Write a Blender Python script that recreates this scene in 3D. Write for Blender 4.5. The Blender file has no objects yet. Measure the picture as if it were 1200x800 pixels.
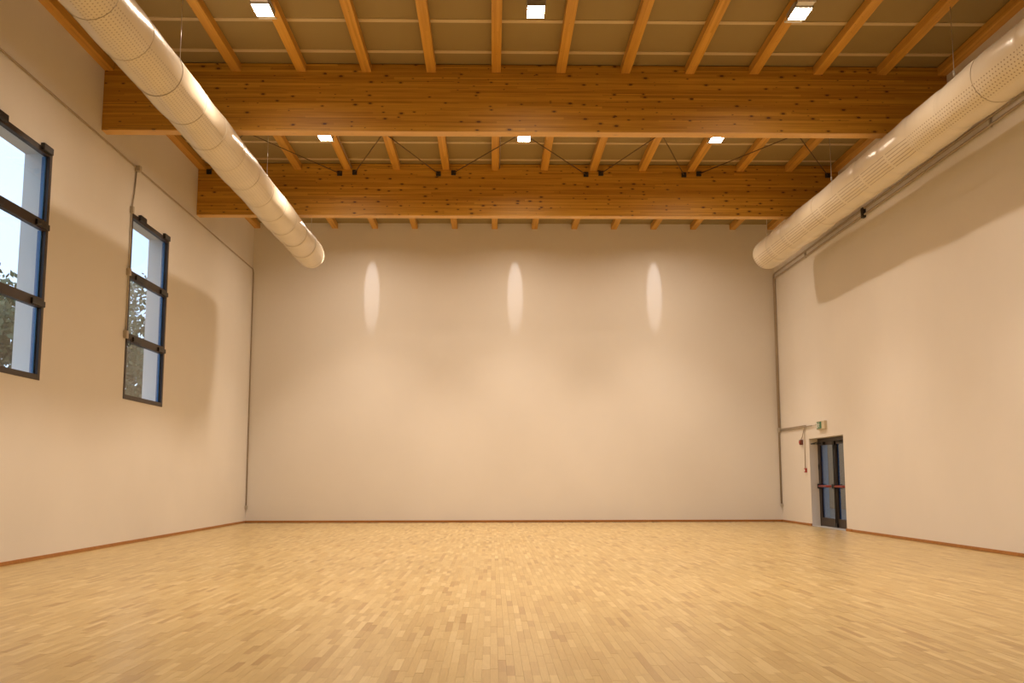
import bpy, bmesh, math, random
from mathutils import Vector, Matrix

random.seed(7)
S = 1.2                                   # metres per unit of the solved camera height
scene = bpy.context.scene
COL = scene.collection

# ------------------------------------------------------------------ camera
PITCH, YAW, ROLL, FPX = 0.13217, 0.0192, -0.00142, 1207.7
fw = Vector((math.sin(YAW) * math.cos(PITCH), math.cos(YAW) * math.cos(PITCH), math.sin(PITCH)))
r0 = Vector((math.cos(YAW), -math.sin(YAW), 0))
u0 = r0.cross(fw)
rt = r0 * math.cos(ROLL) + u0 * math.sin(ROLL)
up = -r0 * math.sin(ROLL) + u0 * math.cos(ROLL)
cd = bpy.data.cameras.new('camera')
cd.sensor_fit = 'HORIZONTAL'; cd.sensor_width = 36.0; cd.lens = FPX / 1200 * 36
cd.clip_end = 300; cd.clip_start = 0.05
cam = bpy.data.objects.new('camera', cd); COL.objects.link(cam)
m = Matrix((rt, up, -fw)).transposed().to_4x4(); m.translation = Vector((0, 0, S))
cam.matrix_world = m
scene.camera = cam

def pix(x, y, z):
    v = Vector((x, y, z - S)); d = v.dot(fw)
    return 600 + FPX * v.dot(rt) / d, 400 - FPX * v.dot(up) / d, d

# ------------------------------------------------------------------ world, exposure
w = bpy.data.worlds.new('dusk_sky'); scene.world = w; w.use_nodes = True
bg = w.node_tree.nodes['Background']
bg.inputs[0].default_value = (0.60, 0.78, 1.0, 1); bg.inputs[1].default_value = 1.75
vs = scene.view_settings
scene.display_settings.display_device = 'sRGB'
vs.view_transform = 'Standard'; vs.look = 'None'; vs.gamma = 1.0; vs.use_curve_mapping = False
vs.exposure = 0.09
LAMP_COLOR = (1.0, 0.805, 0.625)
LAMP_STRENGTH = 372.0
BEAM_POWER = 600.0
STREAK_POWER = 108.0

# ------------------------------------------------------------------ dimensions
XL, XR, YB, YF, ZC = -6.836, 8.121, 29.052, -2.4, 8.493
ZBM, ZPU = 7.243, 8.331
Y1, Y2, BT = 17.501, 23.344, 0.25
PX0, PDX, PW = -6.824, 1.1477, 0.165
WT = 0.42                                 # left wall: glass to outer face
DZ = 2.196; DY0, DY1 = 23.80, 26.375      # door opening
WINS = [(13.33, 15.61), (19.16, 21.44)]   # left-wall windows, near and far
WZ0, WZ1 = 2.675, 6.205

# ------------------------------------------------------------------ helpers
def link(name, bm, mat, parent=None, smooth=False, loc=None):
    me = bpy.data.meshes.new(name); bm.to_mesh(me); bm.free()
    if mat is not None:
        for mm in (mat if isinstance(mat, (list, tuple)) else [mat]): me.materials.append(mm)
    if smooth: me.polygons.foreach_set('use_smooth', [True] * len(me.polygons))
    o = bpy.data.objects.new(name, me); COL.objects.link(o)
    if loc is not None: o.location = loc
    if parent is not None: o.parent = parent
    return o

def tag(o, label, cat=None, group=None, kind=None):
    o['label'] = label
    if cat: o['category'] = cat
    if group: o['group'] = group
    if kind: o['kind'] = kind
    return o

def empty(name, loc):
    o = bpy.data.objects.new(name, None); COL.objects.link(o); o.location = loc; o.empty_display_size = 0.2
    return o

def box(bm, a, b, mi=0, bev=0.0):
    x0, y0, z0 = a; x1, y1, z1 = b
    vs_ = [bm.verts.new(c) for c in ((x0,y0,z0),(x1,y0,z0),(x1,y1,z0),(x0,y1,z0),(x0,y0,z1),(x1,y0,z1),(x1,y1,z1),(x0,y1,z1))]
    fs = [bm.faces.new([vs_[i] for i in f]) for f in ((3,2,1,0),(4,5,6,7),(0,1,5,4),(1,2,6,5),(2,3,7,6),(3,0,4,7))]
    for f in fs: f.material_index = mi
    if bev > 0:
        es = list({e for f in fs for e in f.edges})
        bmesh.ops.bevel(bm, geom=es, offset=bev, segments=2, affect='EDGES', profile=0.6)
    return fs

def bxo(name, a, b, mat, parent=None, bev=0.0):
    bm = bmesh.new(); box(bm, a, b, bev=bev); return link(name, bm, mat, parent)

def tube(bm, pts, r, n=10, caps=True):
    pts = [Vector(p) for p in pts]
    rings = []
    for i, p in enumerate(pts):
        d = (pts[min(i+1, len(pts)-1)] - pts[max(i-1, 0)]).normalized()
        a = d.orthogonal().normalized() if i == 0 else (pa - d * pa.dot(d)).normalized()
        pa = a; b = d.cross(a)
        rings.append([bm.verts.new(p + (a*math.cos(t) + b*math.sin(t)) * r) for t in (2*math.pi*k/n for k in range(n))])
    for A, B in zip(rings, rings[1:]):
        for k in range(n): f = bm.faces.new((A[k], A[(k+1)%n], B[(k+1)%n], B[k])); f.smooth = True
    if caps:
        bm.faces.new(rings[0][::-1]); bm.faces.new(rings[-1])

def bend(a, c, b, r=0.08, n=5):
    """the points of a rounded corner at c between a and b"""
    a, c, b = Vector(a), Vector(c), Vector(b)
    p, q = c + (a-c).normalized()*r, c + (b-c).normalized()*r
    return [p*(1-t)**2 + c*2*t*(1-t) + q*t*t for t in (i/n for i in range(n+1))]

# ------------------------------------------------------------------ materials
def mat(name, color=(.8,.8,.8), rough=.5, metal=0.0, spec=.5):
    ma = bpy.data.materials.new(name); ma.use_nodes = True
    b = ma.node_tree.nodes['Principled BSDF']
    b.inputs['Base Color'].default_value = (*color, 1); b.inputs['Roughness'].default_value = rough
    b.inputs['Metallic'].default_value = metal; b.inputs['Specular IOR Level'].default_value = spec
    return ma

class NT:
    def __init__(s, ma): s.t = ma.node_tree; s.b = s.t.nodes['Principled BSDF']
    def n(s, typ, **kw):
        x = s.t.nodes.new(typ)
        for k, v in kw.items(): setattr(x, k, v)
        return x
    def l(s, a, b): s.t.links.new(a, b)
    def math(s, op, a, b=None, c=None):
        x = s.n('ShaderNodeMath', operation=op)
        for i, v in enumerate((a, b, c)):
            if v is None: continue
            if isinstance(v, (int, float)): x.inputs[i].default_value = v
            else: s.l(v, x.inputs[i])
        return x.outputs[0]
    def ramp(s, fac, stops):
        x = s.n('ShaderNodeValToRGB'); e = x.color_ramp.elements
        while len(e) < len(stops): e.new(.5)
        for el, (p, c) in zip(e, stops): el.position = p; el.color = (*c, 1)
        s.l(fac, x.inputs[0]); return x.outputs[0]
    def mix(s, fac, a, b, mode='MIX'):
        x = s.n('ShaderNodeMix', data_type='RGBA', blend_type=mode)
        if isinstance(fac, (int, float)): x.inputs[0].default_value = fac
        else: s.l(fac, x.inputs[0])
        for i, v in ((6, a), (7, b)):
            if isinstance(v, tuple): x.inputs[i].default_value = (*v, 1)
            else: s.l(v, x.inputs[i])
        return x.outputs[2]
    def bump(s, h, strength, dist=.01):
        x = s.n('ShaderNodeBump'); x.inputs['Strength'].default_value = strength; x.inputs['Distance'].default_value = dist
        s.l(h, x.inputs['Height']); s.l(x.outputs[0], s.b.inputs['Normal'])

def plaster(name, color):
    ma = mat(name, color, .8, spec=.2); t = NT(ma)
    co = t.n('ShaderNodeTexCoord').outputs['Object']
    a = t.n('ShaderNodeTexNoise'); a.inputs['Scale'].default_value = .7; a.inputs['Detail'].default_value = 5; t.l(co, a.inputs[0])
    f = t.n('ShaderNodeTexNoise'); f.inputs['Scale'].default_value = 45; f.inputs['Detail'].default_value = 3; t.l(co, f.inputs[0])
    k = t.ramp(a.outputs[0], [(.3, tuple(c*.965 for c in color)), (.7, color)])
    t.l(k, t.b.inputs['Base Color']); t.bump(f.outputs[0], .12, .004)
    return ma

def timber(name, axis, dark, light, knots=True, lam=.04):
    """glued softwood: boards stacked in z, grain along the given axis"""
    ma = mat(name, light, .46, spec=.4); t = NT(ma)
    sep = t.n('ShaderNodeSeparateXYZ'); t.l(t.n('ShaderNodeTexCoord').outputs['Object'], sep.inputs[0])
    X, Y, Z = sep.outputs
    along, cross = (X, t.math('ADD', Z, Y)) if axis == 'X' else (Y, t.math('ADD', Z, X))
    rnd = t.n('ShaderNodeObjectInfo').outputs['Random']
    off = t.math('MULTIPLY', rnd, 37.0)
    layer = t.math('FLOOR', t.math('DIVIDE', cross, lam))
    # each board is finger-jointed from lengths of its own
    seg = t.math('FLOOR', t.math('ADD', t.math('MULTIPLY', along, .22), t.math('MULTIPLY', layer, .37)))
    cv = t.n('ShaderNodeCombineXYZ'); t.l(layer, cv.inputs[0]); t.l(seg, cv.inputs[1]); t.l(off, cv.inputs[2])
    wn = t.n('ShaderNodeTexWhiteNoise', noise_dimensions='3D'); t.l(cv.outputs[0], wn.inputs[0])
    gv = t.n('ShaderNodeCombineXYZ'); t.l(t.math('MULTIPLY', along, .8), gv.inputs[0]); t.l(t.math('MULTIPLY', cross, 28), gv.inputs[1])
    t.l(t.math('ADD', off, t.math('MULTIPLY', layer, 3.1)), gv.inputs[2])
    g = t.n('ShaderNodeTexNoise'); g.inputs['Scale'].default_value = 1.6; g.inputs['Detail'].default_value = 4; t.l(gv.outputs[0], g.inputs[0])
    fac = t.math('ADD', t.math('MULTIPLY', wn.outputs[0], .36), t.math('MULTIPLY', g.outputs[0], .70))
    col = t.ramp(fac, [(.22, dark), (.8, light)])
    if knots:
        kv = t.n('ShaderNodeCombineXYZ'); t.l(t.math('MULTIPLY', along, 3.7), kv.inputs[0]); t.l(t.math('MULTIPLY', cross, 8), kv.inputs[1]); t.l(off, kv.inputs[2])
        v = t.n('ShaderNodeTexVoronoi', voronoi_dimensions='2D'); v.inputs['Scale'].default_value = 1.0
        va = t.n('ShaderNodeVectorMath', operation='ADD'); t.l(kv.outputs[0], va.inputs[0])
        cc = t.n('ShaderNodeCombineXYZ'); t.l(off, cc.inputs[0]); t.l(off, cc.inputs[1]); t.l(cc.outputs[0], va.inputs[1]); t.l(va.outputs[0], v.inputs[0])
        rs = t.n('ShaderNodeSeparateColor'); t.l(v.outputs['Color'], rs.inputs[0])
        size = t.math('MULTIPLY', t.math('POWER', t.math('MAXIMUM', t.math('SUBTRACT', rs.outputs[0], .25), 0.0), 1.6), (.22) if knots is True else .05)
        k = t.math('LESS_THAN', v.outputs['Distance'], size)
        halo = t.math('LESS_THAN', v.outputs['Distance'], t.math('MULTIPLY', size, 1.9))
        col = t.mix(t.math('MULTIPLY', halo, .3), col, tuple(c*.5 for c in dark))
        col = t.mix(t.math('MULTIPLY', k, .85), col, (.07, .022, .006))
    if axis == 'X' and knots:            # drying checks along some glue lines
        fz = t.math('FRACT', t.math('DIVIDE', cross, lam))
        nz = t.n('ShaderNodeTexNoise'); nz.inputs['Scale'].default_value = 1.0; nz.inputs['Detail'].default_value = 1
        cz = t.n('ShaderNodeCombineXYZ'); t.l(t.math('MULTIPLY', along, .35), cz.inputs[0]); t.l(t.math('MULTIPLY', layer, 7.7), cz.inputs[1]); t.l(off, cz.inputs[2]); t.l(cz.outputs[0], nz.inputs[0])
        chk = t.math('MULTIPLY', t.math('LESS_THAN', fz, .2), t.math('GREATER_THAN', nz.outputs[0], .635))
        col = t.mix(t.math('MULTIPLY', chk, .6), col, (.12, .04, .004))
    if axis == 'X' and knots:            # floor bounce painted into the colour: paler beam underside
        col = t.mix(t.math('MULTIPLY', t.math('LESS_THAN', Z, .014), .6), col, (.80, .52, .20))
    t.l(col, t.b.inputs['Base Color'])
    return ma

def parquet(name, per_island):
    ma = mat(name, (.6,.4,.2), .30, spec=.5); t = NT(ma)
    if per_island: rnd = t.n('ShaderNodeNewGeometry').outputs['Random Per Island']
    else: rnd = t.n('ShaderNodeObjectInfo').outputs['Random']
    wn = t.n('ShaderNodeTexWhiteNoise', noise_dimensions='1D'); t.l(t.math('MULTIPLY', rnd, 913.7), wn.inputs['W'])
    col = t.ramp(wn.outputs[0], [(0, (.42, .265, .09)), (.1, (.51, .355, .135)), (.5, (.565, .41, .165)), (.88, (.61, .455, .20)), (1, (.68, .525, .255))])
    sep = t.n('ShaderNodeSeparateXYZ'); t.l(t.n('ShaderNodeTexCoord').outputs['Object'], sep.inputs[0])
    gv = t.n('ShaderNodeCombineXYZ'); t.l(t.math('MULTIPLY', sep.outputs[0], 130), gv.inputs[0]); t.l(t.math('MULTIPLY', sep.outputs[1], 6), gv.inputs[1]); t.l(t.math('MULTIPLY', rnd, 55), gv.inputs[2])
    g = t.n('ShaderNodeTexNoise'); g.inputs['Scale'].default_value = 1; g.inputs['Detail'].default_value = 3; t.l(gv.outputs[0], g.inputs[0])
    gr = t.ramp(g.outputs[0], [(.3, (.86, .83, .78)), (.65, (1, 1, 1))])
    col = t.mix(.8, col, gr, 'MULTIPLY')
    t.l(col, t.b.inputs['Base Color'])
    return ma

def glass(name, tint=(1,1,1), fac=.05):
    ma = bpy.data.materials.new(name); ma.use_nodes = True; t = ma.node_tree
    t.nodes.remove(t.nodes['Principled BSDF'])
    out = t.nodes['Material Output']; tr = t.nodes.new('ShaderNodeBsdfTransparent'); gl = t.nodes.new('ShaderNodeBsdfGlossy')
    tr.inputs[0].default_value = (*tint, 1); gl.inputs['Roughness'].default_value = .02
    lw = t.nodes.new('ShaderNodeLayerWeight'); pw = t.nodes.new('ShaderNodeMath'); pw.operation = 'POWER'; pw.inputs[1].default_value = 5
    fr = t.nodes.new('ShaderNodeMath'); fr.operation = 'MULTIPLY_ADD'; fr.inputs[1].default_value = .92; fr.inputs[2].default_value = .03
    t.links.new(lw.outputs['Facing'], pw.inputs[0]); t.links.new(pw.outputs[0], fr.inputs[0])
    mx = t.nodes.new('ShaderNodeMixShader')
    t.links.new(fr.outputs[0], mx.inputs[0]); t.links.new(tr.outputs[0], mx.inputs[1]); t.links.new(gl.outputs[0], mx.inputs[2])
    t.links.new(mx.outputs[0], out.inputs[0])
    return ma

def emitter(name, color, strength):
    ma = bpy.data.materials.new(name); ma.use_nodes = True; t = ma.node_tree
    t.nodes.remove(t.nodes['Principled BSDF'])
    e = t.nodes.new('ShaderNodeEmission'); e.inputs[0].default_value = (*color, 1); e.inputs[1].default_value = strength
    t.links.new(e.outputs[0], t.nodes['Material Output'].inputs[0])
    return ma

def fabric(name, kind):
    """glossy coated duct fabric; u = turn around the tube, v = metres along it"""
    ma = mat(name, (.76, .69, .56), .27, spec=.5); t = NT(ma)
    sep = t.n('ShaderNodeSeparateXYZ'); t.l(t.n('ShaderNodeUVMap').outputs[0], sep.inputs[0])
    u, v = sep.outputs[0], sep.outputs[1]
    rows = t.math('MULTIPLY', u, 44.0)
    rid = t.math('FLOOR', rows)
    pitch_ = 13.0 if kind == 'right' else 15.0
    cols = t.math('ADD', t.math('MULTIPLY', v, pitch_), t.math('MULTIPLY', rid, .5))
    fu = t.math('SUBTRACT', t.math('FRACT', rows), .5); fv = t.math('SUBTRACT', t.math('FRACT', cols), .5)
    d = t.math('SQRT', t.math('ADD', t.math('MULTIPLY', fu, fu), t.math('MULTIPLY', fv, fv)))
    hole = t.math('LESS_THAN', d, .2 if kind == 'right' else .21)
    slot = t.math('MULTIPLY', t.math('LESS_THAN', t.math('ABSOLUTE', fu), .13), t.math('LESS_THAN', t.math('FRACT', t.math('MULTIPLY', v, .8333)), .93))
    band = lambda lo, hi: t.math('MULTIPLY', t.math('GREATER_THAN', u, lo), t.math('LESS_THAN', u, hi))
    far = t.math('GREATER_THAN', v, 15.9)
    if kind == 'right':
        near = t.math('MULTIPLY', t.math('MULTIPLY', hole, band(BANDS['right'][0], BANDS['right'][1])), t.math('SUBTRACT', 1.0, far))
        farm = t.math('MULTIPLY', t.math('MULTIPLY', slot, band(BANDS['right'][0], BANDS['right'][1])), far)
        msk = t.math('ADD', near, farm)
    else:
        msk = t.math('MULTIPLY', t.math('MULTIPLY', hole, band(*BANDS['left'])), t.math('LESS_THAN', v, 19.6))
    fade = t.math('MAXIMUM', t.math('SUBTRACT', 1.0, t.math('MULTIPLY', v, 1/26.0 if kind == 'left' else 1/60.0)), 0.0)
    col = t.mix(t.math('MULTIPLY', t.math('MULTIPLY', msk, fade), .85), (.76, .69, .56), (.22, .14, .07))
    t.l(col, t.b.inputs['Base Color'])
    no = t.n('ShaderNodeTexNoise'); no.inputs['Scale'].default_value = 3.5; t.l(t.n('ShaderNodeTexCoord').outputs['Object'], no.inputs[0])
    t.bump(no.outputs[0], .25, .03)
    return ma

# u = 0 faces +X, .25 up, .5 -X, .75 down
BANDS = {'left': (.73, .93), 'right': (.55, .69)}
M = dict(
    wall=plaster('wall_plaster', (.80, .765, .715)),
    outer=plaster('outer_render', (.80, .80, .79)),
    slab=mat('floor_joint', (.28, .17, .065), .8),
    strip=parquet('parquet_strip_wood', False), field=parquet('parquet_field_wood', True),
    base=timber('baseboard_wood', 'X', (.34, .14, .03), (.46, .20, .05), False),
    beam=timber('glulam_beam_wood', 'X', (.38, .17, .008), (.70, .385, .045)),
    purlin=timber('purlin_wood', 'Y', (.50, .245, .028), (.70, .385, .07), 'small'),
    panel=mat('roof_panel_paint', (.325, .245, .105), .6, spec=.3), joint=mat('panel_joint_metal', (.62, .50, .30), .5),
    frame=mat('window_frame_brown', (.030, .019, .014), .45), black=mat('black_plastic', (.012, .011, .011), .45),
    jamb=mat('blue_glazing_edge', (.05, .16, .34), .4),
    glass=glass('window_glass', (.96, .98, 1.0)), dglass=glass('door_glass', (.55, .60, .66)),
    pipe=mat('grey_conduit_pvc', (.40, .33, .25), .5), boxm=mat('conduit_box_grey', (.46, .41, .34), .5),
    steel=mat('steel_bright', (.65, .65, .66), .3, 1.0), rod=mat('dark_steel_rod', (.16, .10, .05), .5, .6),
    plate=mat('steel_bracket_dark', (.045, .04, .035), .6, .5),
    housing=mat('lamp_housing_grey', (.36, .34, .32), .45, .4), lit=emitter('lamp_lens_light', LAMP_COLOR, LAMP_STRENGTH),
    white=mat('white_plastic', (.82, .82, .80), .4), red=mat('red_push_bar', (.24, .016, .01), .35), redbox=mat('red_call_point', (.40, .03, .02), .4),
    brownbox=mat('dark_red_sounder', (.16, .05, .03), .5), green=mat('sign_green', (.012, .16, .07), .4), cream=mat('sign_case_cream', (.62, .55, .40), .5),
    seam=mat('duct_hoop_seam', (.50, .43, .33), .5), duct_left=fabric('left_duct_fabric', 'left'), duct_right=fabric('right_duct_fabric', 'right'),
    stone=mat('threshold_stone', (.55, .55, .55), .4), ground=mat('outdoor_ground', (.22, .20, .15), .9),
    leaf=mat('tree_leaf', (.10, .115, .045), .6), bark=mat('tree_bark', (.09, .065, .045), .9),
    tan=plaster('boundary_render', (.50, .28, .13)),
)

# ================================================================== structure
# floor: slab with 300 nearest strips as parts, the rest as one field
bm = bmesh.new(); box(bm, (XL-WT, YF, -.16), (XR+.46, YB, -.012))
floor = link('floor', bm, M['slab']); tag(floor, 'pale wooden strip parquet floor of the empty hall', kind='structure')
LENS = (.35, .42, .49, .56); SW = .052; GAP = .0008
strips = []
ncol = int((XR - XL - .03) / SW)
for c in range(ncol):
    x = XL + .012 + SW * (c + .5); y = YF + .02 + random.random() * .5
    y0 = YF + .02
    while y0 < YB - .02:
        L = random.choice(LENS)
        if y0 == YF + .02: L = LENS[0]; y0 = YF + .02 - random.random() * .3 + .31
        if y0 + L > YB - .012: break
        strips.append((x, y0, L)); y0 += L
vis = []
for s in strips:
    x, y0, L = s
    if 5.8 < y0 < 10:
        a, b = pix(x, y0 + L*.3, 0), pix(x, y0 + L, 0)
        if 0 < a[0] < 1200 and a[1] < 800: vis.append((y0, s))
vis.sort(); near = {v[1] for v in vis[:300]}
def strip_mesh(L):
    b_ = bmesh.new(); box(b_, (-SW/2 + GAP/2, 0, -.012), (SW/2 - GAP/2, L - GAP, 0))
    me = bpy.data.meshes.new('parquet_strip'); b_.to_mesh(me); b_.free(); me.materials.append(M['strip']); return me
smesh = {L: strip_mesh(L) for L in LENS}
V, F = [], []
for s in strips:
    x, y0, L = s; dz = random.uniform(-.0005, .0004)
    if s in near:
        o = bpy.data.objects.new('parquet_strip', smesh[L]); COL.objects.link(o); o.parent = floor; o.location = (x, y0, dz)
        continue
    i = len(V); a, b = x - SW/2 + GAP/2, x + SW/2 - GAP/2; c, d = y0, y0 + L - GAP
    V += [(a,c,-.012),(b,c,-.012),(b,d,-.012),(a,d,-.012),(a,c,dz),(b,c,dz),(b,d,dz),(a,d,dz)]
    F += [(i+4,i+5,i+6,i+7),(i,i+1,i+5,i+4),(i+1,i+2,i+6,i+5),(i+2,i+3,i+7,i+6),(i+3,i,i+4,i+7)]
me = bpy.data.meshes.new('parquet_field'); me.from_pydata(V, [], F); me.materials.append(M['field'])
o = bpy.data.objects.new('parquet_field', me); COL.objects.link(o); o.parent = floor; o['kind'] = 'stuff'

# walls
bm = bmesh.new()
ys = [YF - .3] + [y for wn in WINS for y in wn] + [YB + .3]
for i in range(0, len(ys), 2): box(bm, (XL-WT, ys[i], -.16), (XL, ys[i+1], ZC + .12))
for a, b in WINS:
    box(bm, (XL-WT, a, -.16), (XL, b, WZ0)); box(bm, (XL-WT, a, WZ1), (XL, b, ZC + .12))
tag(link('wall_left', bm, M['wall']), 'white plastered left wall with two tall windows', kind='structure')
bm = bmesh.new(); WR = .46
box(bm, (XR, YF - .3, -.16), (XR+WR, DY0, ZC+.12)); box(bm, (XR, DY1, -.16), (XR+WR, YB+.3, ZC+.12))
box(bm, (XR, DY0, DZ), (XR+WR, DY1, ZC+.12))
tag(link('wall_right', bm, M['wall']), 'white plastered right wall with the glazed exit door', kind='structure')
tag(bxo('wall_back', (XL, YB, -.16), (XR, YB+.3, ZC+.12), M['wall']), 'white plastered end wall facing the camera', kind='structure')
tag(bxo('wall_front', (XL, YF-.3, -.16), (XR, YF, ZC+.12), M['wall']), 'white plastered wall behind the camera', kind='structure')

# ceiling: panels with cover strips over the joints
ceil = tag(empty('ceiling', (0, 0, ZC)), 'pale roof panels with light joints above the timber purlins', kind='structure')
JM = 1.0097 * S; J0 = 14.133 * S
k0 = math.floor((YF - J0) / JM)
yj = [J0 + JM * k for k in range(k0, k0 + 40)]
for a, b in zip(yj, yj[1:]):
    a2, b2 = max(a, YF), min(b, YB)
    if b2 - a2 < .02: continue
    bxo('ceiling_panel', (XL, a2 + .004, 0), (XR, b2 - .004, .12), M['panel'], ceil)
    if YF < a < YB - .05: bxo('joint_strip', (XL, a - .055, -.012), (XR, a + .055, -.0005), M['joint'], ceil)

# baseboards
BH, BTK = .055, .014
tag(bxo('baseboard_back', (XL, YB - BTK, 0.0006), (XR, YB, BH), M['base'], bev=.003), 'orange-brown wooden baseboard along the end wall', kind='structure')
tag(bxo('baseboard_left', (XL, YF, 0.0006), (XL + BTK, YB - BTK, BH), M['base'], bev=.003), 'orange-brown wooden baseboard along the left wall', kind='structure')
bb = tag(empty('baseboard_right', (XR, 0, 0)), 'orange-brown wooden baseboard along the right wall, broken by the door', kind='structure')
bxo('board', (-BTK, YF, .0006), (0, DY0 - .09, BH), M['base'], bb, .003)
bxo('board', (-BTK, DY1 + .35, .0006), (0, YB - BTK, BH), M['base'], bb, .003)
bxo('end_block', (-.03, DY0 - .36, .0006), (0, DY0 - .005, BH + .004), M['base'], bb, .003)
bxo('end_block', (-.03, DY1 + .005, .0006), (0, DY1 + .35, BH + .004), M['base'], bb, .003)

# ------------------------------------------------------------------ windows
def window(n, y0, y1, label):
    xf0, xf1 = XL - .07, XL + .012
    w_ = tag(empty('window_%d' % n, (XL, (y0+y1)/2, WZ0)), label, kind='structure')
    org = Vector(w_.location)
    def P(name, a, b, mt, bev=.004): return bxo(name, tuple(Vector(a)-org), tuple(Vector(b)-org), mt, w_, bev)
    T = .085; z1, z2 = 3.84, 5.03; MT = .075
    P('frame_jamb', (xf0, y0, WZ0), (xf1, y0+T, WZ1), M['frame']); P('frame_jamb', (xf0, y1-T, WZ0), (xf1, y1, WZ1), M['frame'])
    P('frame_sill', (xf0, y0+T, WZ0), (xf1, y1-T, WZ0+T), M['frame']); P('frame_head', (xf0, y0+T, WZ1-T), (xf1, y1-T, WZ1), M['frame'])
    for z in (z1, z2): P('transom', (xf0, y0+T, z-MT), (xf1, y1-T, z+MT), M['frame'])
    cells = [(WZ0+T, z1-MT), (z1+MT, z2-MT), (z2+MT, WZ1-T)]
    for a, b in cells:
        P('pane', (XL-.045, y0+T, a), (XL-.037, y1-T, b), M['glass'], 0)
        P('glazing_bead', (xf0-.03, y1-T-.035, a), (XL-.046, y1-T, b), M['jamb'], 0)
    # chain openers: two above the head, two under each transom
    ln = y1 - y0
    for yc in (y0 + ln*.24, y1 - .24):
        P('chain_opener', (XL-.005, yc-.17, WZ1-.06), (XL+.06, yc+.17, WZ1+.05), M['black'], .015)
        for z in (z1, z2): P('chain_opener', (xf1-.002, yc-.22, z-.06), (XL+.045, yc+.22, z+.03), M['black'], .010)
    return w_
window(1, *WINS[0], 'tall dark-framed window of three stacked panes, cut by the left picture edge')
window(2, *WINS[1], 'tall dark-framed window of three stacked panes beside the conduit drop')

# ------------------------------------------------------------------ door
XD = XR + .24
door = tag(empty('door_1', (XD, (DY0+DY1)/2, 0)), 'dark double exit door with glass leaves and red push bars', kind='structure')
org = Vector(door.location)
def DP(name, a, b, mt, parent=door, bev=.004): return bxo(name, tuple(Vector(a)-org), tuple(Vector(b)-org), mt, parent, bev)
DP('frame_jamb', (XD-.03, DY1-.06, 0), (XD+.06, DY1, DZ), M['frame']); DP('frame_jamb', (XD-.03, DY0, 0), (XD+.06, DY0+.06, DZ), M['frame'])
DP('frame_head', (XD-.03, DY0+.06, DZ-.07), (XD+.06, DY1-.06, DZ), M['frame'])
DP('threshold', (XR, DY0, -.012), (XD+.22, DY1, .004), M['stone'])
YM = (DY0+DY1)/2
def leaf(ya, yb, lab):
    lf = empty('door_leaf', (0, 0, 0)); lf.parent = door
    st, zt, zb_ = .095, DZ-.075, .22
    DP('stile', (XD-.025, ya, .012), (XD+.035, ya+st, zt), M['frame'], lf); DP('stile', (XD-.025, yb-st, .012), (XD+.035, yb, zt), M['frame'], lf)
    DP('top_rail', (XD-.025, ya+st, zt-.1), (XD+.035, yb-st, zt), M['frame'], lf); DP('bottom_rail', (XD-.025, ya+st, .012), (XD+.035, yb-st, zb_), M['frame'], lf)
    DP('pane', (XD, ya+st, zb_), (XD+.01, yb-st, zt-.1), M['dglass'], lf, 0)
    DP('glazing_bead', (XD+.0101, yb-st-.05, zb_), (XD+.034, yb-st, zt-.1), M['jamb'], lf, 0)
    bm = bmesh.new(); tube(bm, [(XD-.075-org.x, ya+.1-org.y, 1.0), (XD-.075-org.x, yb-.1-org.y, 1.0)], .03, 12); link('push_bar', bm, M['red'], lf)
    for y in (ya+.02, yb-.10): DP('bar_bracket', (XD-.105, y, .94), (XD-.025, y+.08, 1.06), M['black'], lf, .01)
    return lf
La = leaf(YM+.003, DY1-.062, ''); Lb = leaf(DY0+.062, YM-.003, '')
# vertical latch rods beside the meeting stiles, closers at the head
for lf, y in ((La, YM+.05), (Lb, YM-.05)):
    bm = bmesh.new(); tube(bm, [(XD-.045-org.x, y-org.y, .03), (XD-.045-org.x, y-org.y, 2.08)], .014, 8); link('latch_rod', bm, M['black'], lf)
    DP('latch_case', (XD-.07, y-.035, .02), (XD-.025, y+.035, .12), M['black'], lf, .006)
    DP('latch_case', (XD-.07, y-.035, 2.0), (XD-.025, y+.035, 2.1), M['black'], lf, .006)
for lf, y, s in ((La, DY1-.45, 1), (Lb, DY0+.45, -1)):
    DP('closer_body', (XD-.09, y-.15, 2.03), (XD-.025, y+.15, 2.10), M['black'], lf, .008)
    bm = bmesh.new(); tube(bm, [(XD-.06-org.x, y-org.y, 2.06), (XD-.30-org.x, y+s*.12-org.y, 2.055), (XD-.05-org.x, y+s*.34-org.y, 2.115)], .013, 6); link('closer_arm', bm, M['black'], lf)
DP('hinge', (XD-.05, DY1-.075, 1.42), (XD-.028, DY1-.05, 1.55), M['black'])

# ------------------------------------------------------------------ beams and purlins
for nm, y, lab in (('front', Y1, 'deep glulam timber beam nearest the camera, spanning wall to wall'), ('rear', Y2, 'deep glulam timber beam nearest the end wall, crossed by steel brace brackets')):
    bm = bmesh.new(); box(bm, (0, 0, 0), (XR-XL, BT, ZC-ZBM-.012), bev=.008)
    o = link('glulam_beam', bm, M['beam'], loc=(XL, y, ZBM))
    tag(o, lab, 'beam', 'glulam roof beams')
ORD = ['first', 'second', 'third', 'fourth', 'fifth', 'sixth', 'seventh', 'eighth', 'ninth', 'tenth', 'eleventh', 'twelfth', 'thirteenth', 'fourteenth']
PXS = [min(max(PX0 + PDX*i, XL + PW/2), XR - PW/2) for i in range(14)]
BAYS = [(YF, Y1, 'in front of the near beam'), (Y1+BT, Y2, 'between the two big beams'), (Y2+BT, YB, 'between the rear beam and the end wall')]
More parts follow.
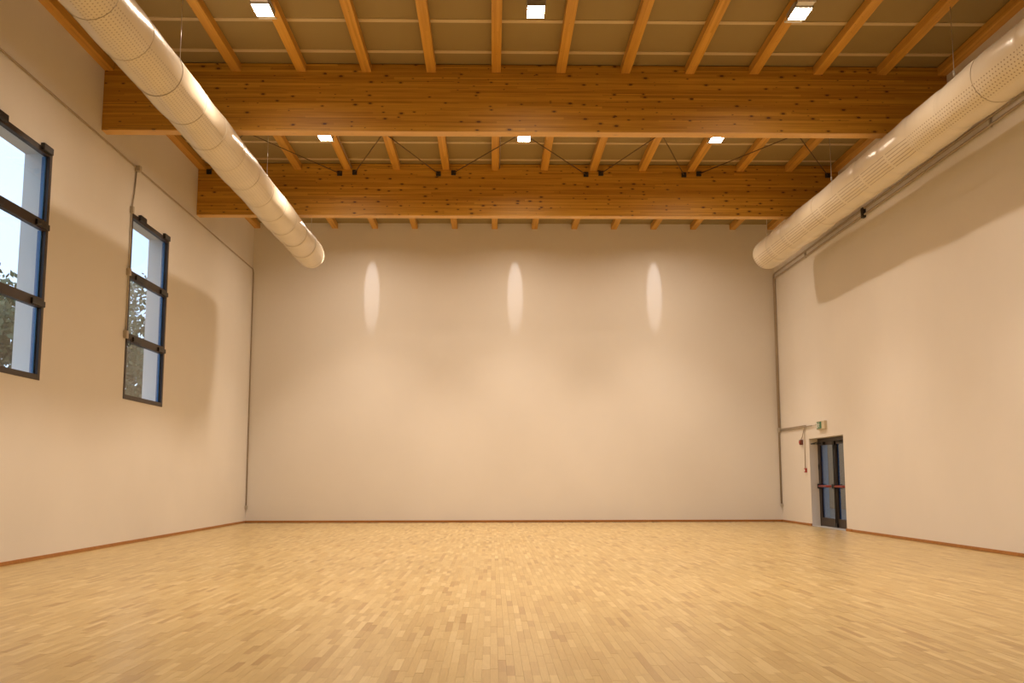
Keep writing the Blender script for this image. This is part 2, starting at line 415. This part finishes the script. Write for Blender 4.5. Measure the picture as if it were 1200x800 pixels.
for a, b, where in BAYS:
    bm = bmesh.new(); box(bm, (-PW/2, 0, 0), (PW/2, b-a, ZC-ZPU-.013), bev=.006)
    pme = bpy.data.meshes.new('roof_purlin'); bm.to_mesh(pme); bm.free(); pme.materials.append(M['purlin'])
    for i, x in enumerate(PXS):
        o = bpy.data.objects.new('roof_purlin', pme); COL.objects.link(o); o.location = (x, a, ZPU)
        if i == 0: pos = 'flush against the left wall'
        elif i == 13: pos = 'flush against the right wall'
        elif i < 7: pos = '%s from the left wall' % ORD[i]
        else: pos = '%s from the right wall' % ORD[13-i]
        tag(o, 'square timber purlin, %s, %s' % (pos, where), 'purlin', 'purlins ' + where)

# ------------------------------------------------------------------ brace rods between the beams
def brace(i, j, lab):
    """one diagonal from purlin i at the rear beam to purlin j at the front beam"""
    s = 1 if j > i else -1
    a = Vector((PXS[i] + s*.175, Y2 - .02, 8.265)); b = Vector((PXS[j] - s*.175, Y1 + BT + .02, 8.313))
    if i > j: a.z -= .026; b.z -= .026
    o = empty('brace_rod', a); tag(o, lab, 'rod', 'steel brace rods between the beams')
    bm = bmesh.new(); tube(bm, [(0,0,0), b-a], .011, 8); link('rod', bm, M['rod'], o)
    bxo('bracket', (-.055, -.035, -.055), (.055, .0195, .055), M['plate'], o, .006)
    d = b - a; bxo('bracket', (d.x-.055, d.y-.0195, d.z-.055), (d.x+.055, d.y+.035, d.z+.055), M['plate'], o, .006)
BR = [(0, 3), (3, 5), (5, 8), (8, 10), (10, 13)]
BN = ['first', 'second', 'third', 'fourth', 'fifth']
for n, (i, j) in enumerate(BR):
    brace(i, j, 'brace rod of the %s crossed pair from the left, rear end on the left' % BN[n])
    brace(j, i, 'brace rod of the %s crossed pair from the left, rear end on the right' % BN[n])

# ------------------------------------------------------------------ lamps
ZL = 8.148; LX = [-3.444, .648, 4.642]
def floodlight(x, y, label, group, wash=False):
    o = tag(empty('floodlight', (x, y, ZL)), label, 'lamp', group)
    centre = abs(x - LX[1]) < .1; top = (ZC - .013 if centre else ZPU) - ZL
    lx, ly, d, wl = .125, .20, .06, .014           # lens half sizes, depth of the shade, shade wall
    bm = bmesh.new()
    for sx in (-1, 1):
        x0, x1 = sorted((sx*lx, sx*(lx+wl))); box(bm, (x0, -ly-wl, 0), (x1, ly+wl, d+.004))
        y0, y1 = sorted((sx*ly, sx*(ly+wl))); box(bm, (-lx, y0, 0), (lx, y1, d+.004))
    link('shade', bm, M['housing'], o)
    bm = bmesh.new(); box(bm, (-lx-.02, -ly-.02, d+.004), (lx+.02, ly+.02, d+.035), bev=.006)
    link('housing', bm, M['housing'], o)
    bm = bmesh.new()
    for k in range(8): box(bm, (-.12 + k*.033, -.16, d+.035), (-.11 + k*.033, .16, d+.06))
    link('cooling_fins', bm, M['housing'], o)
    bm = bmesh.new(); vq = [bm.verts.new(c) for c in ((-lx, -ly, d), (-lx, ly, d), (lx, ly, d), (lx, -ly, d))]; bm.faces.new(vq)
    link('lens', bm, M['lit'], o)
    for sy in (-1, 1):
        bm = bmesh.new(); box(bm, (-.03, sy*.19-.02, d+.035), (.03, sy*.19+.02, top-.001)); link('mounting_stem', bm, M['housing'], o)
        if not centre:
            bm = bmesh.new(); y0, y1 = sorted((sy*(ly+.016), sy*(ly+.15)))
            box(bm, (-lx, y0, .028), (lx, y1, .034))
            box(bm, (-lx-.012, sy*(ly+.15)-.012, .025), (lx+.012, sy*(ly+.15)+.012, .05)); link('end_guard', bm, M['white'], o)
    sd = bpy.data.lights.new('lens_beam', 'SPOT'); sd.energy = BEAM_POWER; sd.color = LAMP_COLOR      # the lens gathers part of the light into a downward cone
    sd.spot_size = math.radians(86); sd.spot_blend = .75; sd.shadow_soft_size = .1
    so = bpy.data.objects.new('lens_beam', sd); COL.objects.link(so); so.parent = o; so.location = (0, 0, -.005)
    if wash:                              # the row by the end wall throws a narrow lobe of light at the wall
        sd = bpy.data.lights.new('wall_lobe', 'SPOT'); sd.energy = STREAK_POWER; sd.color = (.97, .92, .93)
        sd.spot_size = math.radians(35); sd.spot_blend = .5; sd.shadow_soft_size = .03
        so = bpy.data.objects.new('wall_lobe', sd); COL.objects.link(so); so.parent = o
        so.location = (0, .262, -.02)
        so.rotation_euler = Vector((0, math.cos(math.radians(33)), -math.sin(math.radians(33)))).to_track_quat('-Z', 'Y').to_euler()
        so.scale = (.27, 1, 1)
    return o
XN = ['on the left side', 'in the middle', 'on the right side']
ROWS = [(14.70, 'square white floodlight %s of the near roof bay', 'floodlights in the near bay', False),
        (20.50, 'square white floodlight %s between the two big beams', 'floodlights between the beams', False),
        (26.30, 'square floodlight %s of the last bay, hidden behind the rear beam', 'floodlights of the last bay', True),
        (8.86, 'square floodlight %s above the picture, over the parquet nearest the camera', 'floodlights above the picture', False),
        ]
for y, lab, grp, wash in ROWS:
    for x, nm in zip(LX, XN): floodlight(x, y, lab % nm, grp, wash)
# supply conduits beside the purlins of the middle bay
for i, nm in ((3, 'left'), (6, 'middle')):
    bm = bmesh.new(); x = PXS[i] + PW/2 + .02
    tube(bm, [(x, Y1+BT+.002, ZPU+.05), (x, Y2-.002, ZPU+.05)], .0125, 8)
    tag(link('lamp_conduit', bm, M['pipe']), 'thin conduit along the purlin next to the %s lamp between the beams' % nm, 'conduit')

# ------------------------------------------------------------------ fabric ducts
def duct(name, x, z0, dz, R, yend, seam0, matr, wires, label, seed):
    rnd = random.Random(seed); ystart = YF + .01
    o = tag(empty(name, (x, yend, z0 + dz*yend)), label, 'duct', 'white fabric air ducts')
    org = Vector(o.location); NU = 64
    seams = []; y = seam0
    while y > ystart + .5: y -= 1.2
    y += 1.2
    while y < yend - .3: seams.append(y); y += 1.2
    SO = [rnd.uniform(-.035, .010) for _ in range(40)]; ST = [rnd.uniform(-1, 1) for _ in range(40)]
    ph = [rnd.uniform(0, 6.28) for _ in range(12)]
    def rad(y, t):
        f = ((y - seam0) / 1.2) % 1.0
        g = min(f, 1 - f) * 1.2
        sg_ = math.floor((y - seam0) / 1.2) % 40
        b = .034 * (1 - math.exp(-(g/.11)**2)) - .03 + SO[sg_] * min(1, g/.12) + .04*ST[sg_]*(f-.5)
        wv = .012 * math.sin(3.1*y + 2*t + ph[0]) + .008 * math.sin(5.3*y - 3*t + ph[1]) + .006*math.sin(2*t + 1.3*y + ph[2])
        return R * (1 + b + wv)
    ysr = []; y = ystart
    while y < yend - .09: ysr.append(y); y += .06
    rows = [(y, 1.0) for y in ysr if y < yend - .14] + [(yend - .14 + .14*math.sin(a), .62 + .38*math.cos(a)) for a in (0, .25, .5, .75, 1.0, 1.25, 1.5708)]
    bm = bmesh.new(); uvl = bm.loops.layers.uv.new('UVMap'); rings = []
    for y, k in rows:
        rings.append([bm.verts.new(Vector((x + rad(y, t)*k*math.cos(t), y, z0 + dz*y + rad(y, t)*k*math.sin(t))) - org) for t in (2*math.pi*i/NU for i in range(NU))])
    for j in range(len(rings)-1):
        for i in range(NU):
            f = bm.faces.new((rings[j][i], rings[j+1][i], rings[j+1][(i+1)%NU], rings[j][(i+1)%NU])); f.smooth = True
            for lp, (uu, vv) in zip(f.loops, ((i/NU, rows[j][0]), (i/NU, rows[j+1][0]), ((i+1)/NU, rows[j+1][0]), ((i+1)/NU, rows[j][0]))): lp[uvl].uv = (uu, vv)
    for ring, fl in ((rings[-1], False), (rings[0], True)):
        f = bm.faces.new(ring if fl else ring[::-1])
        for lp in f.loops: lp[uvl].uv = (0, 0)
    bmesh.ops.recalc_face_normals(bm, faces=bm.faces)
    link('fabric_tube', bm, matr, o)
    for ysm in seams:
        bm = bmesh.new(); n = 48; pr = []
        for i in range(n):
            t = 2*math.pi*i/n; c = []
            for q in range(4):
                a = q*math.pi/2; rr = rad(ysm, t) + .001 + .005*math.cos(a)
                c.append(bm.verts.new(Vector((x + rr*math.cos(t), ysm + .007*math.sin(a), z0 + dz*ysm + rr*math.sin(t))) - org))
            pr.append(c)
        for i in range(n):
            for q in range(4): bm.faces.new((pr[i][q], pr[i][(q+1)%4], pr[(i+1)%n][(q+1)%4], pr[(i+1)%n][q])).smooth = True
        link('hoop', bm, M['seam'], o)
    for yw in wires:
        zt = z0 + dz*yw + R
        bm = bmesh.new(); tube(bm, [Vector((x, yw, zt - .01)) - org, Vector((x, yw, ZC - .001)) - org], .006, 6); hw = link('hanger_wire', bm, M['steel'], o)
        bm = bmesh.new(); c = Vector((x, yw, zt + .17)) - org
        tube(bm, [c + Vector((0,0,-.035)), c + Vector((0,0,.035))], .018, 8); link('wire_clamp', bm, M['white'], hw)
duct('air_duct', -4.617, 6.670, .00684, .352, 25.95, 12.48, M['duct_left'], (8.8, 14.63, 20.56, 25.75), 'long white fabric air duct hanging along the left wall', 3)
duct('air_duct', 6.984, 6.597, .0087, .375, 25.66, 12.35, M['duct_right'], (9.0, 14.8, 20.49, 25.50), 'long white fabric air duct hanging along the right wall, perforated and slotted', 5)

# ------------------------------------------------------------------ conduits
def part_tube(name, pts, r, mt, parent, n=10):
    bm = bmesh.new(); o_ = Vector(parent.location); tube(bm, [Vector(p) - o_ for p in pts], r, n); return link(name, bm, mt, parent)
def part_box(name, c, sz, mt, parent, bev=.008):
    c = Vector(c) - Vector(parent.location); h = Vector(sz) / 2
    return bxo(name, tuple(c - h), tuple(c + h), mt, parent, bev)
xw = XL + .021; r = .016
cl = tag(empty('wall_conduit', (xw, YB, .43)), 'grey conduit run along the left wall and down its far corner to a socket', 'conduit')
c1, c2 = (xw, YB-.12, 7.10), (xw, YB-.03, 7.0)
part_tube('pipe', [(xw, YF+.01, 7.08)] + bend((xw, YF, 7.08), (xw, YB-.12, 7.12), (xw, YB-.035, 7.02), .05) + bend((xw, YB-.12, 7.12), (xw, YB-.035, 7.02), (xw, YB-.035, 1), .04) + [(xw, YB-.035, .47)], r, M['pipe'], cl)
part_box('socket_box', (XL+.031, YB-.06, .42), (.06, .09, .1), M['boxm'], cl)
wd = tag(empty('window_conduit', (xw, 19.10, 3.85)), 'grey conduit drop with boxes feeding the window openers on the left wall', 'conduit')
yv = 19.105
part_tube('pipe', [(xw, 19.27, 7.06), (xw, yv+.1, 6.6), (xw, yv, 6.25), (xw, yv, 3.86)], .014, M['boxm'], wd)
part_box('junction_box', (XL+.052, 19.27, 7.09), (.10, .11, .11), M['boxm'], wd)
part_box('junction_box', (XL+.031, yv, 6.24), (.06, .085, .13), M['boxm'], wd)
part_box('junction_box', (XL+.036, yv-.03, 5.04), (.07, .10, .13), M['boxm'], wd)
part_box('junction_box', (XL+.036, yv-.03, 3.86), (.07, .11, .14), M['boxm'], wd)
part_tube('cable_loop', [(XL+.04, yv-.02, 3.80), (XL+.06, yv-.02, 3.72), (XL+.06, yv+.03, 3.66), (XL+.06, yv+.12, 3.66), (XL+.05, yv+.20, 3.74), (XL+.045, yv+.22, 3.80)], .008, M['black'], wd, 6)

xr_ = XR - .034
cr = tag(empty('twin_conduit', (xr_, YB, .5)), 'pair of grey conduits along the right wall, turning down its far corner', 'conduit')
for z, yc, zend in ((7.02, YB-.035, .50), (6.88, YB-.14, 2.60)):
    part_tube('pipe', [(xr_, YF+.01, z)] + bend((xr_, YF, z), (xr_, yc, z), (xr_, yc, 1), .09) + [(xr_, yc, zend)], .023, M['pipe'], cr)
for y in (8.0, 12.0, 16.0, 26.0): part_box('pipe_clip', (XR-.0225, y, 6.95), (.045, .03, .2), M['boxm'], cr, .003)
part_box('junction_box', (XR-.04, 21.75, 6.93), (.075, .13, .22), M['plate'], cr)
part_box('junction_box', (XR-.036, YB-.09, 2.54), (.07, .15, .13), M['boxm'], cr)
part_box('socket_box', (XR-.031, YB-.07, .46), (.06, .10, .08), M['boxm'], cr)
part_tube('pipe', [(xr_, YB-.16, 2.56), (xr_, 26.52, 2.545)], .016, M['pipe'], cr)
part_tube('pipe', [(xr_, YB-.16, 2.52), (xr_, 26.02, 2.515)], .016, M['pipe'], cr)
part_tube('pipe', [(xr_, 26.02, 2.515), (xr_, 25.54, 2.52)], .007, M['pipe'], cr, 6)
part_tube('pipe', bend((xr_, 27, 2.53), (xr_, 26.62, 2.53), (xr_, 26.62, 1), .05) + [(xr_, 26.68, 1.46)], .011, M['pipe'], cr)
part_tube('pipe', [(xr_, 26.64, 2.50), (xr_, 26.82, 2.28), (xr_, 26.93, 2.21)], .010, M['pipe'], cr)
bm = bmesh.new(); box(bm, (-.05, -.055, -.055), (0, .055, .055), bev=.008)
o = tag(link('fire_call_point', bm, M['redbox'], loc=(XR-.001, 26.69, 1.40)), 'small red manual call point on the wall left of the door', 'call point')
bxo('press_plate', (-.053, -.03, -.03), (-.0502, .03, .03), M['white'], o, .001)
bm = bmesh.new(); box(bm, (-.07, -.07, -.065), (0, .07, .065), bev=.015)
o = tag(link('alarm_sounder', bm, M['brownbox'], loc=(XR-.001, 26.95, 2.13)), 'dark red alarm box on the wall above the call point', 'alarm')
bm = bmesh.new(); tube(bm, [(-.07, 0, 0), (-.085, 0, 0)], .04, 14); link('sounder_grille', bm, M['redbox'], o)

# exit sign: case, green plate, white running figure and doorway
sg = tag(empty('exit_sign', (XR, 25.2, 2.49)), 'green and white emergency exit sign on the wall above the door', 'sign')
bxo('sign_case', (-.07, -.30, -.10), (-.001, .30, .10), M['cream'], sg, .01)
bxo('sign_plate', (-.076, -.08, -.085), (-.0702, .285, .085), M['green'], sg)
bm = bmesh.new()
def flat(pts, x=-.0785, th=.002):
    v0 = [bm.verts.new((x, y, z)) for y, z in pts]; v1 = [bm.verts.new((x+th, y, z)) for y, z in pts]
    bm.faces.new(v0); bm.faces.new(v1[::-1]); k = len(pts)
    for i in range(k): bm.faces.new((v0[i], v0[(i+1)%k], v1[(i+1)%k], v1[i]))
# running figure (towards the doorway at far end)
flat([(.095+.020*math.cos(a), .052+.020*math.sin(a)) for a in (2*math.pi*k/10 for k in range(10))])
flat([(.075,.030),(.112,.034),(.125,-.012),(.090,-.018)])
flat([(.090,-.016),(.118,-.012),(.150,-.038),(.150,-.068),(.134,-.068),(.132,-.046)])
flat([(.090,-.014),(.108,-.020),(.085,-.046),(.050,-.056),(.046,-.044),(.072,-.036)])
flat([(.076,.030),(.070,.018),(.040,.006),(.036,.018)])
flat([(.112,.034),(.140,.018),(.160,.026),(.158,.014),(.138,.004),(.112,.020)])
flat([(.195,-.07),(.255,-.07),(.255,.065),(.195,.065)])
link('pictogram', bm, M['white'], sg)

# ------------------------------------------------------------------ outside
bm = bmesh.new()
box(bm, (-70, -20, -.6), (60, 110, -.17)); tag(link('ground', bm, M['ground']), 'open ground outside the hall', kind='structure')
bm = bmesh.new(); box(bm, (0, 0, 0), (.3, 60, 4.2), bev=.02); box(bm, (-.05, 0, 4.2), (.35, 60, 4.3))
tag(link('boundary_wall', bm, M['tan'], loc=(15.5, 10, -.17)), 'tan rendered wall seen through the glass exit door', 'wall')
def tree(x, y, h, rad, label, seed):
    rn = random.Random(seed); o = tag(empty('tree', (x, y, -.17)), label, 'tree', 'trees outside the left windows')
    bm = bmesh.new(); tube(bm, [(0,0,0), (.03,.02,h*.2), (0,.05,h*.42)], .14, 8)
    for k in range(7):
        a = rn.uniform(0, 6.28); z = h*rn.uniform(.22, .40); l = rad*rn.uniform(.6, .9)
        tube(bm, [(0,0,z), (l*.5*math.cos(a), l*.5*math.sin(a), z+.5), (l*math.cos(a), l*math.sin(a), z+1.2)], .035, 6)
    link('trunk', bm, M['bark'], o)
    V, F = [], []
    clumps = []
    for k in range(170):
        while True:
            p = Vector((rn.uniform(-1,1), rn.uniform(-1,1), rn.uniform(-1,.95)))
            if p.length < 1: break
        clumps.append((Vector((p.x*rad, p.y*rad, h*.5 + p.z*h*.49)), rn.uniform(.35, .75)))
    for c, cr_ in clumps:
        for k in range(80):
            q = c + Vector((rn.gauss(0,.5), rn.gauss(0,.5), rn.gauss(0,.5)))*cr_
            a = Vector((rn.uniform(-1,1), rn.uniform(-1,1), rn.uniform(-1,1))).normalized(); b = a.orthogonal().normalized()
            s = rn.uniform(.09, .17); i = len(V)
            V += [tuple(q - a*s), tuple(q + b*s*.5), tuple(q + a*s), tuple(q - b*s*.5)]; F.append((i, i+1, i+2, i+3))
    me = bpy.data.meshes.new('crown'); me.from_pydata(V, [], F); me.materials.append(M['leaf'])
    c = bpy.data.objects.new('crown', me); COL.objects.link(c); c.parent = o; c['kind'] = 'stuff'
tree(-15.0, 43.0, 9.6, 2.6, 'leafy tree seen through the far window, taller of the pair', 1)
tree(-21.5, 50.5, 8.8, 2.6, 'leafy tree seen through the far window behind the taller one', 2)
tree(-17.0, 34.5, 8.6, 2.2, 'leafy tree seen through the near window at the picture edge', 3)
